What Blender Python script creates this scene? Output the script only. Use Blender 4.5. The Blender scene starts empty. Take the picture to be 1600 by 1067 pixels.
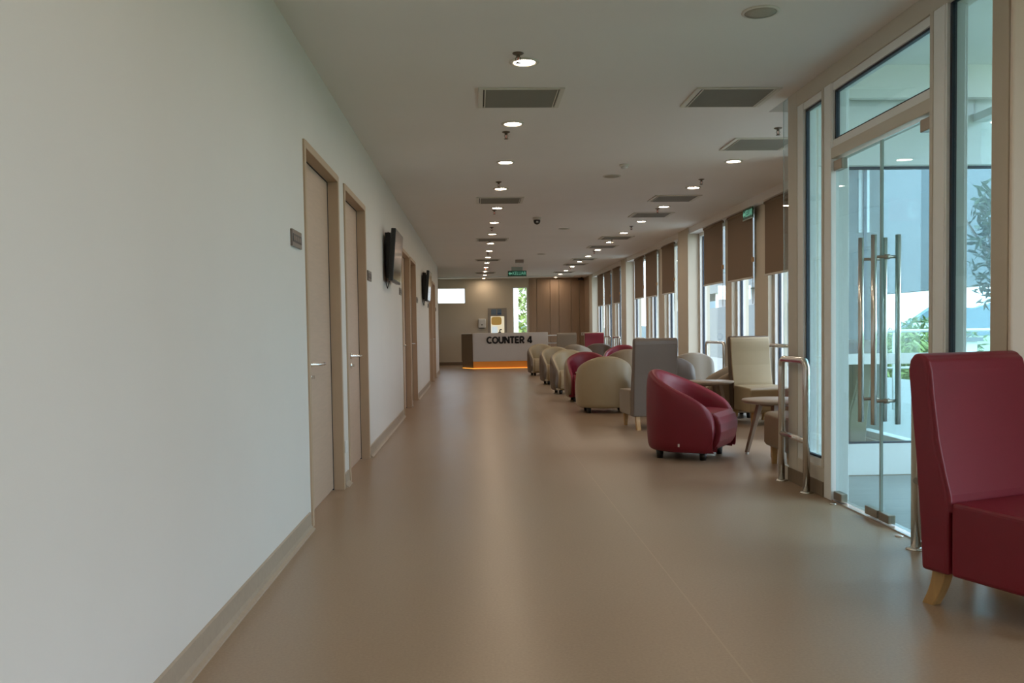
import bpy, bmesh, math, random
from mathutils import Vector, Matrix

random.seed(7)
SC = bpy.context.scene
COL = SC.collection
PI = math.pi

# ------------------------------------------------------------------ camera
F_PX = 1400.0
cam_d = bpy.data.cameras.new('camera')
cam_d.sensor_width = 36.0
cam_d.lens = F_PX / 1600.0 * 36.0
cam_d.shift_y = 38.2 / 1600.0
cam_d.clip_start = 0.05
cam_d.clip_end = 2000
cam = bpy.data.objects.new('camera', cam_d)
COL.objects.link(cam)
R_ = Vector((0.999101, -0.039874, -0.014387))
U_ = Vector((0.015995, 0.040287, 0.99906))
F_ = Vector((0.039257, 0.998392, -0.040889))
m = Matrix.Identity(4)
for i in range(3):
    m[i][0], m[i][1], m[i][2] = R_[i], U_[i], -F_[i]
m.translation = Vector((0, 0, 1.15))
cam.matrix_world = m
SC.camera = cam

# ------------------------------------------------------------------ light and exposure
SKY_STRENGTH = 5.2
LAMP_L = 86.0
world = bpy.data.worlds.new('overcast_sky')
SC.world = world
world.use_nodes = True
wn = world.node_tree
wn.nodes['Background'].inputs['Color'].default_value = (0.80, 0.885, 1.0, 1)
wn.nodes['Background'].inputs['Strength'].default_value = SKY_STRENGTH
SC.view_settings.view_transform = 'Standard'
SC.view_settings.look = 'None'
SC.view_settings.exposure = 0.37
SC.view_settings.gamma = 1.0
SC.view_settings.use_curve_mapping = False
SC.cycles.use_denoising = True
SC.cycles.max_bounces = 9
SC.cycles.diffuse_bounces = 4
SC.cycles.glossy_bounces = 4
SC.cycles.transparent_max_bounces = 16
SC.cycles.use_adaptive_sampling = True
SC.cycles.adaptive_threshold = 0.04
SC.cycles.sample_clamp_indirect = 6.0
SC.cycles.caustics_reflective = False
SC.cycles.caustics_refractive = False

# ------------------------------------------------------------------ materials
def _mat(name):
    mt = bpy.data.materials.new(name)
    mt.use_nodes = True
    nt = mt.node_tree
    return mt, nt, nt.nodes['Principled BSDF'], nt.nodes['Material Output']

def plain(name, col, rough=0.5, metal=0.0, var=0.06, vscale=6.0, bump=0.0, bscale=60.0, spec=0.5, stretch=None, coat=0.0):
    mt, nt, b, out = _mat(name)
    b.inputs['Roughness'].default_value = rough
    b.inputs['Metallic'].default_value = metal
    b.inputs['Specular IOR Level'].default_value = spec
    b.inputs['Coat Weight'].default_value = coat
    tc = nt.nodes.new('ShaderNodeTexCoord')
    mp = nt.nodes.new('ShaderNodeMapping')
    if stretch:
        mp.inputs['Scale'].default_value = stretch
    nt.links.new(tc.outputs['Object'], mp.inputs['Vector'])
    nz = nt.nodes.new('ShaderNodeTexNoise')
    nz.inputs['Scale'].default_value = vscale
    nz.inputs['Detail'].default_value = 4.0
    nt.links.new(mp.outputs['Vector'], nz.inputs['Vector'])
    rp = nt.nodes.new('ShaderNodeValToRGB')
    rp.color_ramp.elements[0].position = 0.25
    rp.color_ramp.elements[1].position = 0.75
    rp.color_ramp.elements[0].color = tuple(c * (1 - var) for c in col) + (1,)
    rp.color_ramp.elements[1].color = tuple(min(1, c * (1 + var)) for c in col) + (1,)
    nt.links.new(nz.outputs['Fac'], rp.inputs['Fac'])
    nt.links.new(rp.outputs['Color'], b.inputs['Base Color'])
    if bump > 0:
        n2 = nt.nodes.new('ShaderNodeTexNoise')
        n2.inputs['Scale'].default_value = bscale
        n2.inputs['Detail'].default_value = 3.0
        nt.links.new(mp.outputs['Vector'], n2.inputs['Vector'])
        bp = nt.nodes.new('ShaderNodeBump')
        bp.inputs['Strength'].default_value = bump
        bp.inputs['Distance'].default_value = 0.004
        nt.links.new(n2.outputs['Fac'], bp.inputs['Height'])
        nt.links.new(bp.outputs['Normal'], b.inputs['Normal'])
    return mt

def emit(name, col, strength):
    mt, nt, b, out = _mat(name)
    b.inputs['Base Color'].default_value = tuple(col) + (1,)
    b.inputs['Emission Color'].default_value = tuple(col) + (1,)
    b.inputs['Emission Strength'].default_value = strength
    return mt

def glass(name, tint, refl=1.0):
    mt = bpy.data.materials.new(name)
    mt.use_nodes = True
    nt = mt.node_tree
    nt.nodes.clear()
    out = nt.nodes.new('ShaderNodeOutputMaterial')
    tr = nt.nodes.new('ShaderNodeBsdfTransparent')
    tr.inputs['Color'].default_value = tuple(tint) + (1,)
    gl = nt.nodes.new('ShaderNodeBsdfGlossy')
    gl.inputs['Roughness'].default_value = 0.0
    gl.inputs['Color'].default_value = (0.9, 0.95, 0.95, 1)
    lw = nt.nodes.new('ShaderNodeLayerWeight')
    lw.inputs['Blend'].default_value = 0.5
    pw = nt.nodes.new('ShaderNodeMath'); pw.operation = 'POWER'; pw.inputs[1].default_value = 5.0
    mu = nt.nodes.new('ShaderNodeMath'); mu.operation = 'MULTIPLY_ADD'
    mu.inputs[1].default_value = 0.85 * refl; mu.inputs[2].default_value = 0.03 * refl
    mx = nt.nodes.new('ShaderNodeMixShader')
    nt.links.new(lw.outputs['Facing'], pw.inputs[0])
    nt.links.new(pw.outputs['Value'], mu.inputs[0])
    nt.links.new(mu.outputs['Value'], mx.inputs['Fac'])
    nt.links.new(tr.outputs['BSDF'], mx.inputs[1])
    nt.links.new(gl.outputs['BSDF'], mx.inputs[2])
    nt.links.new(mx.outputs['Shader'], out.inputs['Surface'])
    return mt

def floor_mat():
    mt, nt, b, out = _mat('vinyl_floor')
    b.inputs['Roughness'].default_value = 0.42
    b.inputs['Specular IOR Level'].default_value = 0.5
    tc = nt.nodes.new('ShaderNodeTexCoord')
    n1 = nt.nodes.new('ShaderNodeTexNoise'); n1.inputs['Scale'].default_value = 90; n1.inputs['Detail'].default_value = 5
    n2 = nt.nodes.new('ShaderNodeTexNoise'); n2.inputs['Scale'].default_value = 0.9; n2.inputs['Detail'].default_value = 3
    mp = nt.nodes.new('ShaderNodeMapping'); mp.inputs['Scale'].default_value = (3.0, 0.6, 1)
    nt.links.new(tc.outputs['Object'], n1.inputs['Vector'])
    nt.links.new(tc.outputs['Object'], mp.inputs['Vector'])
    nt.links.new(mp.outputs['Vector'], n2.inputs['Vector'])
    rp = nt.nodes.new('ShaderNodeValToRGB')
    rp.color_ramp.elements[0].position = 0.3; rp.color_ramp.elements[1].position = 0.7
    rp.color_ramp.elements[0].color = (0.335, 0.236, 0.158, 1)
    rp.color_ramp.elements[1].color = (0.390, 0.280, 0.190, 1)
    nt.links.new(n1.outputs['Fac'], rp.inputs['Fac'])
    r2 = nt.nodes.new('ShaderNodeValToRGB')
    r2.color_ramp.elements[0].position = 0.3; r2.color_ramp.elements[1].position = 0.75
    r2.color_ramp.elements[0].color = (0.92, 0.92, 0.92, 1)
    r2.color_ramp.elements[1].color = (1, 1, 1, 1)
    nt.links.new(n2.outputs['Fac'], r2.inputs['Fac'])
    mx = nt.nodes.new('ShaderNodeMix'); mx.data_type = 'RGBA'; mx.blend_type = 'MULTIPLY'; mx.inputs['Factor'].default_value = 1
    nt.links.new(rp.outputs['Color'], mx.inputs['A']); nt.links.new(r2.outputs['Color'], mx.inputs['B'])
    # welded seams every 1.8 m across the room
    sx = nt.nodes.new('ShaderNodeSeparateXYZ'); nt.links.new(tc.outputs['Object'], sx.inputs['Vector'])
    a = nt.nodes.new('ShaderNodeMath'); a.operation = 'ADD'; a.inputs[1].default_value = -0.87 + 36.0
    nt.links.new(sx.outputs['X'], a.inputs[0])
    md = nt.nodes.new('ShaderNodeMath'); md.operation = 'MODULO'; md.inputs[1].default_value = 3.6
    nt.links.new(a.outputs['Value'], md.inputs[0])
    lt = nt.nodes.new('ShaderNodeMath'); lt.operation = 'LESS_THAN'; lt.inputs[1].default_value = 0.007
    nt.links.new(md.outputs['Value'], lt.inputs[0])
    m2 = nt.nodes.new('ShaderNodeMix'); m2.data_type = 'RGBA'
    m2.inputs['B'].default_value = (0.40, 0.29, 0.20, 1)
    nt.links.new(lt.outputs['Value'], m2.inputs['Factor'])
    nt.links.new(mx.outputs['Result'], m2.inputs['A'])
    nt.links.new(m2.outputs['Result'], b.inputs['Base Color'])
    # slight unevenness of the gloss
    rr = nt.nodes.new('ShaderNodeMapRange')
    rr.inputs['To Min'].default_value = 0.27; rr.inputs['To Max'].default_value = 0.40
    nt.links.new(n2.outputs['Fac'], rr.inputs['Value'])
    nt.links.new(rr.outputs['Result'], b.inputs['Roughness'])
    return mt

M = {}
M['wall'] = plain('wall_paint', (0.69, 0.655, 0.615), 0.7, var=0.015, vscale=2, bump=0.05, bscale=220)
M['ceiling'] = plain('ceiling_paint', (0.83, 0.80, 0.765), 0.8, var=0.015, vscale=1.5)
M['farwall'] = plain('far_wall_paint', (0.60, 0.525, 0.41), 0.7, var=0.02, vscale=2)
M['pier'] = plain('pier_paint', (0.64, 0.58, 0.475), 0.65, var=0.02, vscale=2)
M['floor'] = floor_mat()
M['skirt'] = plain('skirting_vinyl', (0.37, 0.295, 0.225), 0.5, var=0.05, vscale=40)
M['skirt_dark'] = plain('kerb_skirting', (0.20, 0.145, 0.095), 0.5, var=0.05, vscale=40)
M['door'] = plain('door_laminate', (0.52, 0.375, 0.28), 0.5, var=0.05, vscale=5, stretch=(1, 1, 14), bump=0.03, bscale=30)
M['jamb'] = plain('door_frame_paint', (0.47, 0.335, 0.225), 0.5, var=0.02, vscale=8)
M['woodpanel'] = plain('wall_panel_veneer', (0.34, 0.235, 0.155), 0.55, var=0.05, vscale=3, stretch=(6, 6, 0.6))
M['whitemetal'] = plain('white_powder_coat', (0.86, 0.87, 0.86), 0.4, var=0.01)
M['beigemetal'] = plain('beige_powder_coat', (0.62, 0.57, 0.49), 0.45, var=0.01)
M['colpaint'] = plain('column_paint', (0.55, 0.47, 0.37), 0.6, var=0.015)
M['entrancelit'] = plain('entrance_wall_lit', (0.78, 0.66, 0.55), 0.55, var=0.015)  # lighter than the column: light on this face put into the colour
M['gasket'] = plain('black_gasket', (0.015, 0.018, 0.025), 0.6, var=0.1)
M['navy'] = plain('dark_frame_gasket', (0.02, 0.03, 0.05), 0.5, var=0.1)
M['chrome'] = plain('brushed_steel', (0.76, 0.74, 0.71), 0.20, 1.0, var=0.04, vscale=20, stretch=(1, 1, 0.05))
M['darksteel'] = plain('dull_steel', (0.36, 0.32, 0.27), 0.35, 1.0, var=0.05)
M['glass'] = glass('teal_glass', (0.74, 0.885, 0.905))
M['clearglass'] = glass('window_glass', (0.93, 0.97, 0.98))
M['blind'] = plain('blind_fabric', (0.205, 0.145, 0.095), 0.85, var=0.04, vscale=120)
M['blindbar'] = plain('blind_bar', (0.55, 0.52, 0.46), 0.4, var=0.02)
M['black'] = plain('black_plastic', (0.012, 0.012, 0.013), 0.35, var=0.1)
M['screen'] = plain('dark_screen', (0.02, 0.018, 0.018), 0.12, var=0.02, spec=0.8)
M['vent'] = plain('vent_louvre', (0.26, 0.245, 0.215), 0.6, var=0.03)
M['ventdark'] = plain('vent_throat', (0.10, 0.095, 0.085), 0.8, var=0.03)
M['ceilwhite'] = plain('ceiling_fitting_white', (0.68, 0.65, 0.58), 0.5, var=0.02)
M['speaker'] = plain('speaker_grille', (0.40, 0.37, 0.30), 0.7, var=0.15, vscale=400)
M['lamp'] = emit('lamp_glow', (1.0, 0.78, 0.57), LAMP_L)
M['brass'] = plain('sprinkler_bronze', (0.16, 0.13, 0.10), 0.4, 0.7, var=0.05)
M['redbulb'] = plain('sprinkler_bulb', (0.55, 0.06, 0.03), 0.2, var=0.02)
M['signbrown'] = plain('sign_plate', (0.16, 0.125, 0.105), 0.35, var=0.03)
M['signdark'] = plain('sign_band', (0.025, 0.024, 0.03), 0.4, var=0.05)
M['signmark'] = plain('sign_mark', (0.30, 0.25, 0.21), 0.4, var=0.03)
M['green'] = plain('exit_sign_green', (0.006, 0.10, 0.060), 0.4, var=0.05)
M['greenlit'] = emit('exit_sign_legend', (0.20, 0.60, 0.44), 0.30)
M['acrylic'] = plain('exit_sign_edge', (0.42, 0.50, 0.46), 0.2, var=0.02)
M['counterwhite'] = plain('counter_laminate', (0.62, 0.58, 0.55), 0.35, var=0.015)
M['counterside'] = plain('counter_side_laminate', (0.42, 0.34, 0.25), 0.45, var=0.03)
M['amber'] = emit('amber_plinth_light', (0.74, 0.25, 0.03), 0.11)
M['amberhot'] = emit('amber_light_strip', (1.0, 0.42, 0.06), 1.3)
M['letters'] = plain('black_letters', (0.012, 0.012, 0.015), 0.4, var=0.05)
M['white'] = plain('white_plastic', (0.72, 0.71, 0.69), 0.35, var=0.02)
M['greyboard'] = plain('grey_board', (0.30, 0.265, 0.225), 0.5, var=0.03)
M['notice'] = plain('blue_notice', (0.13, 0.19, 0.26), 0.5, var=0.1)
M['noticegrey'] = plain('blue_notice_dark', (0.05, 0.10, 0.24), 0.5, var=0.1)
M['creamglow'] = emit('picture_cream_glow', (0.88, 0.80, 0.58), 0.45)  # low glow added to the wall picture so it reads bright
M['ochreglow'] = emit('picture_ochre_glow', (0.50, 0.31, 0.08), 0.25)
M['blueglow'] = emit('picture_blue_glow', (0.62, 0.75, 0.82), 0.5)
M['legwood'] = plain('light_leg_wood', (0.50, 0.30, 0.12), 0.4, var=0.12, vscale=12, stretch=(3, 3, 0.5))
M['tablewood'] = plain('table_veneer', (0.36, 0.28, 0.21), 0.4, var=0.08, vscale=5, stretch=(8, 1, 1))
M['tableleg'] = plain('table_leg_wood', (0.28, 0.20, 0.145), 0.45, var=0.08, vscale=9)
M['terrace'] = plain('vestibule_tile', (0.27, 0.28, 0.27), 0.35, var=0.12, vscale=2.5, stretch=(1, 8, 1))
M['outwhite'] = plain('outside_white_render', (0.80, 0.80, 0.79), 0.7, var=0.03)
M['outgrey'] = plain('outside_grey_concrete', (0.17, 0.185, 0.20), 0.8, var=0.05)
M['outglass'] = plain('outside_window', (0.10, 0.13, 0.16), 0.15, var=0.1)
M['ground'] = plain('ground_far', (0.20, 0.24, 0.14), 0.9, var=0.25, vscale=0.08)
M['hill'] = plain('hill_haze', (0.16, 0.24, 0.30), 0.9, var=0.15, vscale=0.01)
M['bark'] = plain('bark', (0.16, 0.11, 0.075), 0.8, var=0.2)
M['leaf'] = plain('leaf', (0.10, 0.17, 0.035), 0.55, var=0.45, vscale=0.9)
M['leafdark'] = plain('leaf_dark', (0.045, 0.075, 0.030), 0.5, var=0.35, vscale=9)
M['leafpale'] = plain('leaf_pale', (0.25, 0.32, 0.09), 0.55, var=0.45, vscale=1.2)
M['partition'] = plain('grey_partition', (0.13, 0.125, 0.11), 0.6, var=0.04)
M['redsign'] = plain('red_sign', (0.42, 0.03, 0.03), 0.4, var=0.03)

def leather(name, col, rough=0.42):
    return plain(name, col, rough, var=0.05, vscale=3, bump=0.10, bscale=140, spec=0.5)
M['red'] = leather('red_leather', (0.190, 0.0075, 0.021), 0.45)
M['cream'] = leather('cream_leather', (0.43, 0.345, 0.215), 0.42)
M['tan'] = leather('tan_leather', (0.255, 0.185, 0.115), 0.45)
M['taupe'] = leather('taupe_leather', (0.155, 0.118, 0.092), 0.45)
M['brown'] = leather('brown_leather', (0.115, 0.078, 0.050), 0.45)
M['greige'] = leather('greige_leather', (0.31, 0.26, 0.20), 0.45)

# ------------------------------------------------------------------ mesh helpers
class MB:
    """collects shapes of one part into one mesh"""
    def __init__(self):
        self.v = []; self.f = []; self.sm = []
    def _add(self, vs, fs, smooth=False):
        o = len(self.v)
        self.v += [tuple(p) for p in vs]
        for f in fs:
            self.f.append(tuple(i + o for i in f)); self.sm.append(smooth)
        return self
    def box(self, x0, x1, y0, y1, z0, z1):
        x0, x1 = min(x0, x1), max(x0, x1); y0, y1 = min(y0, y1), max(y0, y1); z0, z1 = min(z0, z1), max(z0, z1)
        vs = [(x0,y0,z0),(x1,y0,z0),(x1,y1,z0),(x0,y1,z0),(x0,y0,z1),(x1,y0,z1),(x1,y1,z1),(x0,y1,z1)]
        return self._add(vs, [(0,3,2,1),(4,5,6,7),(0,1,5,4),(1,2,6,5),(2,3,7,6),(3,0,4,7)])
    def prism(self, poly, axis, a, b, smooth=False):
        """polygon extruded along axis; poly points are the two other coordinates in xyz order"""
        n = len(poly); vs = []
        for t in (a, b):
            for p, q in poly:
                vs.append({'x': (t, p, q), 'y': (p, t, q), 'z': (p, q, t)}[axis])
        fs = [tuple(range(n))[::-1], tuple(range(n, 2 * n))]
        for i in range(n):
            j = (i + 1) % n
            fs.append((i, j, n + j, n + i))
        return self._add(vs, fs, smooth)
    def lathe(self, prof, cx=0, cy=0, cz=0, seg=24, smooth=True, axis='z', cap=True):
        vs = []; fs = []
        k = len(prof)
        for i in range(seg):
            a = 2 * PI * i / seg
            for r, z in prof:
                p = (r * math.cos(a), r * math.sin(a), z)
                if axis == 'x': p = (p[2], p[0], p[1])
                if axis == 'y': p = (p[0], p[2], p[1])
                vs.append((p[0] + cx, p[1] + cy, p[2] + cz))
        for i in range(seg):
            j = (i + 1) % seg
            for t in range(k - 1):
                fs.append((i * k + t, j * k + t, j * k + t + 1, i * k + t + 1))
        if cap:
            fs.append(tuple(i * k for i in range(seg))[::-1])
            fs.append(tuple(i * k + k - 1 for i in range(seg)))
        return self._add(vs, fs, smooth)
    def tube(self, pts, r, seg=10, r1=None):
        pts = [Vector(p) for p in pts]
        n = len(pts); vs = []; fs = []
        prev = None
        for i, p in enumerate(pts):
            d = (pts[min(i + 1, n - 1)] - pts[max(i - 1, 0)]).normalized()
            if prev is None:
                ref = Vector((0, 0, 1)) if abs(d.z) < 0.9 else Vector((1, 0, 0))
                a = d.cross(ref).normalized()
            else:
                a = (prev - d * prev.dot(d)).normalized()
            prev = a
            b = d.cross(a)
            rr = r if r1 is None else r + (r1 - r) * i / (n - 1)
            for s in range(seg):
                t = 2 * PI * s / seg
                vs.append(p + a * (rr * math.cos(t)) + b * (rr * math.sin(t)))
        for i in range(n - 1):
            for s in range(seg):
                s2 = (s + 1) % seg
                fs.append((i * seg + s, i * seg + s2, (i + 1) * seg + s2, (i + 1) * seg + s))
        fs.append(tuple(range(seg))[::-1]); fs.append(tuple(range((n - 1) * seg, n * seg)))
        return self._add(vs, fs, True)
    def grid(self, rows, closed=False):
        k = len(rows[0]); vs = [p for r in rows for p in r]; fs = []
        for i in range(len(rows) - 1):
            for j in range(k - 1 if not closed else k):
                j2 = (j + 1) % k
                fs.append((i * k + j, i * k + j2, (i + 1) * k + j2, (i + 1) * k + j))
        return self._add(vs, fs, True)
    def mesh(self, name, mat, fix=True):
        me = bpy.data.meshes.new(name)
        me.from_pydata(self.v, [], self.f)
        for p, s in zip(me.polygons, self.sm):
            p.use_smooth = s
        if fix:
            bm = bmesh.new(); bm.from_mesh(me)
            bmesh.ops.recalc_face_normals(bm, faces=bm.faces)
            bm.to_mesh(me); bm.free()
        me.materials.append(mat)
        return me
    def build(self, name, mat, parent=None, bevel=0.0, seg=2, subsurf=0, world=False):
        if world and parent is not None:
            L = parent.location
            self.v = [(x - L.x, y - L.y, z - L.z) for x, y, z in self.v]
        o = bpy.data.objects.new(name, self.mesh(name, mat))
        COL.objects.link(o)
        if parent is not None:
            o.parent = parent
        if bevel > 0:
            md = o.modifiers.new('bevel', 'BEVEL'); md.width = bevel; md.segments = seg
            md.limit_method = 'ANGLE'; md.angle_limit = math.radians(35)
        if subsurf:
            md = o.modifiers.new('subdivision', 'SUBSURF'); md.levels = subsurf; md.render_levels = subsurf
        return o

def tag(o, label=None, cat=None, group=None, kind=None):
    if label: o['label'] = label
    if cat: o['category'] = cat
    if group: o['group'] = group
    if kind: o['kind'] = kind
    return o

def empty(name, loc=(0, 0, 0), rz=0.0, label=None, cat=None, group=None, kind=None):
    o = bpy.data.objects.new(name, None)
    o.empty_display_size = 0.1
    COL.objects.link(o)
    o.location = loc; o.rotation_euler = (0, 0, rz)
    return tag(o, label, cat, group, kind)

def copy_tree(o, parent=None):
    c = o.copy(); COL.objects.link(c); c.parent = parent
    for ch in list(o.children):
        copy_tree(ch, c)
    return c

def B(name, x0, x1, y0, y1, z0, z1, mat, parent=None, bevel=0.0, world=True):
    return MB().box(x0, x1, y0, y1, z0, z1).build(name, M[mat], parent, bevel=bevel, world=world)

def text_mesh(name, body, size, mat, parent, loc, rot, extrude=0.004, offset=0.0, sx=1.0):
    cu = bpy.data.curves.new('lettering', 'FONT')
    cu.body = body; cu.size = size; cu.extrude = extrude; cu.offset = offset
    cu.align_x = 'CENTER'; cu.align_y = 'CENTER'
    t = bpy.data.objects.new('lettering', cu)
    COL.objects.link(t)
    bpy.context.view_layer.update()
    dg = bpy.context.evaluated_depsgraph_get()
    me = bpy.data.meshes.new_from_object(t.evaluated_get(dg))
    bpy.data.objects.remove(t); bpy.data.curves.remove(cu)
    me.materials.clear(); me.materials.append(M[mat])
    o = bpy.data.objects.new(name, me); COL.objects.link(o)
    o.parent = parent
    o.location = loc; o.rotation_euler = rot; o.scale = (sx, 1, 1)
    return o

ORD = ['nearest', 'second', 'third', 'fourth', 'fifth', 'sixth', 'seventh', 'eighth', 'ninth', 'tenth', 'eleventh',
       'twelfth', 'thirteenth', 'fourteenth', 'fifteenth', 'sixteenth', 'seventeenth', 'eighteenth']

# ------------------------------------------------------------------ the room shell
XL = -0.988      # left wall face
HC = 2.81        # ceiling
XW = 3.83        # window glass plane of the right wall
XS = 2.30        # storefront inner face
YF = 29.4        # far wall
YB = -5.0        # behind the camera
YE = 23.8        # end of left wall
YV = 6.68        # side glazing of the vestibule

fl = MB().box(-6, XS + 0.05, YB, YV, -0.2, 0).box(XS + 0.05, XW + 0.05, YB, 3.95, -0.2, 0).box(-6, XW + 0.05, YV, YF + 0.2, -0.2, 0)
tag(fl.build('floor', M['floor']), 'tan sheet vinyl floor running the whole length of the hall', kind='structure')

ce = MB()
ce.box(-6, XS, YB, YF + 0.2, HC, HC + 0.25)
ce.box(XS, XW + 0.2, YB, 3.95, HC, HC + 0.25)
ce.box(XS, XW + 0.2, 6.96, YF + 0.2, HC, HC + 0.25)
ce.box(XS, XS + 0.2, 3.95, 6.54, HC, HC + 0.25)
ce.box(XS, XW + 0.2, 6.54, 6.96, HC + 0.25, HC + 0.4)
ce.box(XS + 0.16, XW + 0.2, 6.54, 6.60, HC, HC + 0.25)
tag(ce.build('ceiling', M['ceiling']), 'pale plaster ceiling over the hall', kind='structure')

DOORS = [(5.28, 6.575), (6.86, 8.14), (12.08, 13.44), (13.63, 14.83), (18.88, 20.20), (20.45, 21.70)]
DTOP = 2.27
wl = MB()
ys = [YB] + [v for d in DOORS for v in d] + [YE]
for a, b in zip(ys[0::2], ys[1::2]):
    wl.box(XL - 0.16, XL, a, b, 0, HC)
for a, b in DOORS:
    wl.box(XL - 0.16, XL, a, b, DTOP, HC)
wl.box(-6, XL - 0.0, YE - 0.16, YE, 0, HC)
tag(wl.build('wall_left', M['wall']), 'long pale painted corridor wall with six recessed doors', kind='structure')
wlo = MB().box(-6.15, -6, YE - 0.2, YF + 0.2, 0, HC)
tag(wlo.build('wall_alcove', M['wall']), kind='structure')
B('wall_back', -1.2, XW + 0.2, YB - 0.15, YB, 0, HC, 'wall')['kind'] = 'structure'

# coved skirting of the left wall, one strip between doors
def cove(parent, y0, y1):
    p = [(XL - 0.001, 0.0), (XL + 0.032, 0.0), (XL + 0.030, 0.006), (XL + 0.016, 0.014), (XL + 0.010, 0.03), (XL + 0.008, 0.098), (XL - 0.001, 0.104)]
    MB().prism(p, 'y', y0, y1).build('skirting_strip', M['skirt'], parent, world=True)
sk = empty('baseboard_left', (XL, 5, 0), kind='structure')
for a, b in zip(ys[0::2], ys[1::2]):
    cove(sk, a + (0.0 if a == YB else 0.045), b - (0.0 if b == YE else 0.045))

# doors of the left wall: painted frame, laminate leaf, lever and keyhole
def make_door(n, y0, y1):
    d = empty('door_%d' % n, (XL, (y0 + y1) / 2, 0), kind='structure')
    d['label'] = '%s light wood laminate door along the left wall, in a tan frame' % ORD[n - 1]
    fw = 0.045
    fr = MB()
    poly_out = XL + 0.012
    fr.box(XL - 0.16, poly_out, y0 - 0.004, y0 + fw, 0, DTOP)
    fr.box(XL - 0.16, poly_out, y1 - fw, y1 + 0.004, 0, DTOP)
    fr.box(XL - 0.16, poly_out, y0 + fw, y1 - fw, DTOP - fw, DTOP + 0.004)
    fr.build('door_frame', M['jamb'], d, bevel=0.003, world=True)
    lx = XL - 0.067
    leaf = MB().box(lx - 0.045, lx, y0 + fw + 0.006, y1 - fw - 0.006, 0.012, DTOP - fw - 0.006).build('door_leaf', M['door'], d, bevel=0.002, world=True)
    st = MB().box(lx - 0.05, lx + 0.004, y1 - fw - 0.0035, y1 - fw + 0.001, 0, DTOP - fw)
    st.box(lx - 0.05, lx + 0.004, y0 + fw, y1 - fw, DTOP - fw - 0.005, DTOP - fw + 0.001)
    st.build('seal', M['gasket'], d, world=True)
    ky = y0 + (0.42 if n % 2 else 0.69)
    hz = 0.945
    h = MB()
    L = d.location
    h.lathe([(0.026, 0), (0.026, 0.008), (0.010, 0.010), (0.010, 0.058)], 0, 0, 0, 20, axis='x')
    h.tube([(0.050, 0, 0), (0.064, 0.008, 0), (0.068, 0.03, 0), (0.070, 0.14, 0.0)], 0.0105, 10)
    ho = h.build('lever_handle', M['chrome'], leaf)
    ho.location = (lx - L.x, ky - L.y, hz)
    k = MB()
    k.lathe([(0.025, 0), (0.025, 0.007), (0.012, 0.009), (0.009, 0.012)], 0, 0, 0, 20, axis='x')
    k.box(0.008, 0.030, -0.004, 0.004, -0.012, 0.010)
    ko = k.build('keyhole_rose', M['chrome'], leaf)
    ko.location = (lx - L.x, ky - L.y, hz - 0.078)
for i, (a, b) in enumerate(DOORS):
    make_door(i + 1, a, b)

# far wall with a high window and a tall slit window
FW1 = (-1.50, -0.344, 2.017, 2.519)
FW2 = (1.214, 1.687, 0.35, 2.519)
wf = MB()
wf.box(-6, FW1[0], YF, YF + 0.18, 0, HC)
wf.box(FW1[0], FW1[1], YF, YF + 0.18, 0, FW1[2]).box(FW1[0], FW1[1], YF, YF + 0.18, FW1[3], HC)
wf.box(FW1[1], FW2[0], YF, YF + 0.18, 0, HC)
wf.box(FW2[0], FW2[1], YF, YF + 0.18, 0, FW2[2]).box(FW2[0], FW2[1], YF, YF + 0.18, FW2[3], HC)
wf.box(FW2[1], XW + 0.2, YF, YF + 0.18, 0, HC)
tag(wf.build('wall_far', M['farwall']), 'beige end wall behind the reception counter', kind='structure')
for n, (a, b, c, d), lab in ((11, FW1, 'high horizontal window in the beige end wall'), (12, FW2, 'tall slit window beside the wood panelling')):
    w = empty('window_%d' % n, ((a + b) / 2, YF, c), kind='structure'); w['label'] = lab
    t = 0.022
    fr = MB().box(a, a + t, YF + 0.06, YF + 0.12, c, d).box(b - t, b, YF + 0.06, YF + 0.12, c, d)
    fr.box(a + t, b - t, YF + 0.06, YF + 0.12, c, c + t).box(a + t, b - t, YF + 0.06, YF + 0.12, d - t, d)
    fr.build('window_frame', M['whitemetal'], w, world=True)
    B('pane', a + t, b - t, YF + 0.085, YF + 0.092, c + t, d - t, 'clearglass', w)
sk2 = B('baseboard_far', -6, 1.70, YF - 0.012, YF, 0, 0.10, 'skirt_dark'); sk2['kind'] = 'structure'

# timber panelling at the right of the end wall, board by board
wp = empty('trim_panelling', (2.75, YF, 0), kind='structure')
wp['label'] = 'brown wood veneer wall panelling to the right of the slit window'
edges = [1.75, 1.992, 2.434, 2.728, 3.129, 3.403, 3.60]
for a, b in zip(edges[:-1], edges[1:]):
    B('panel', a + 0.006, b - 0.006, YF - 0.035, YF, 0.0, HC, 'woodpanel', wp, bevel=0.004)
for k in range(3):
    B('panel', 3.60 - 0.03, 3.60, 28.26 + 0.37 * k + 0.006, 28.26 + 0.37 * (k + 1) - 0.006, 0, HC, 'woodpanel', wp, bevel=0.004)
tr = B('trim_ceiling_strip', -2.2, 3.1, 28.18, 28.30, HC - 0.028, HC, 'whitemetal', None, 0.003)
tag(tr, 'slim white ceiling strip in front of the end wall', kind='structure')

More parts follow.
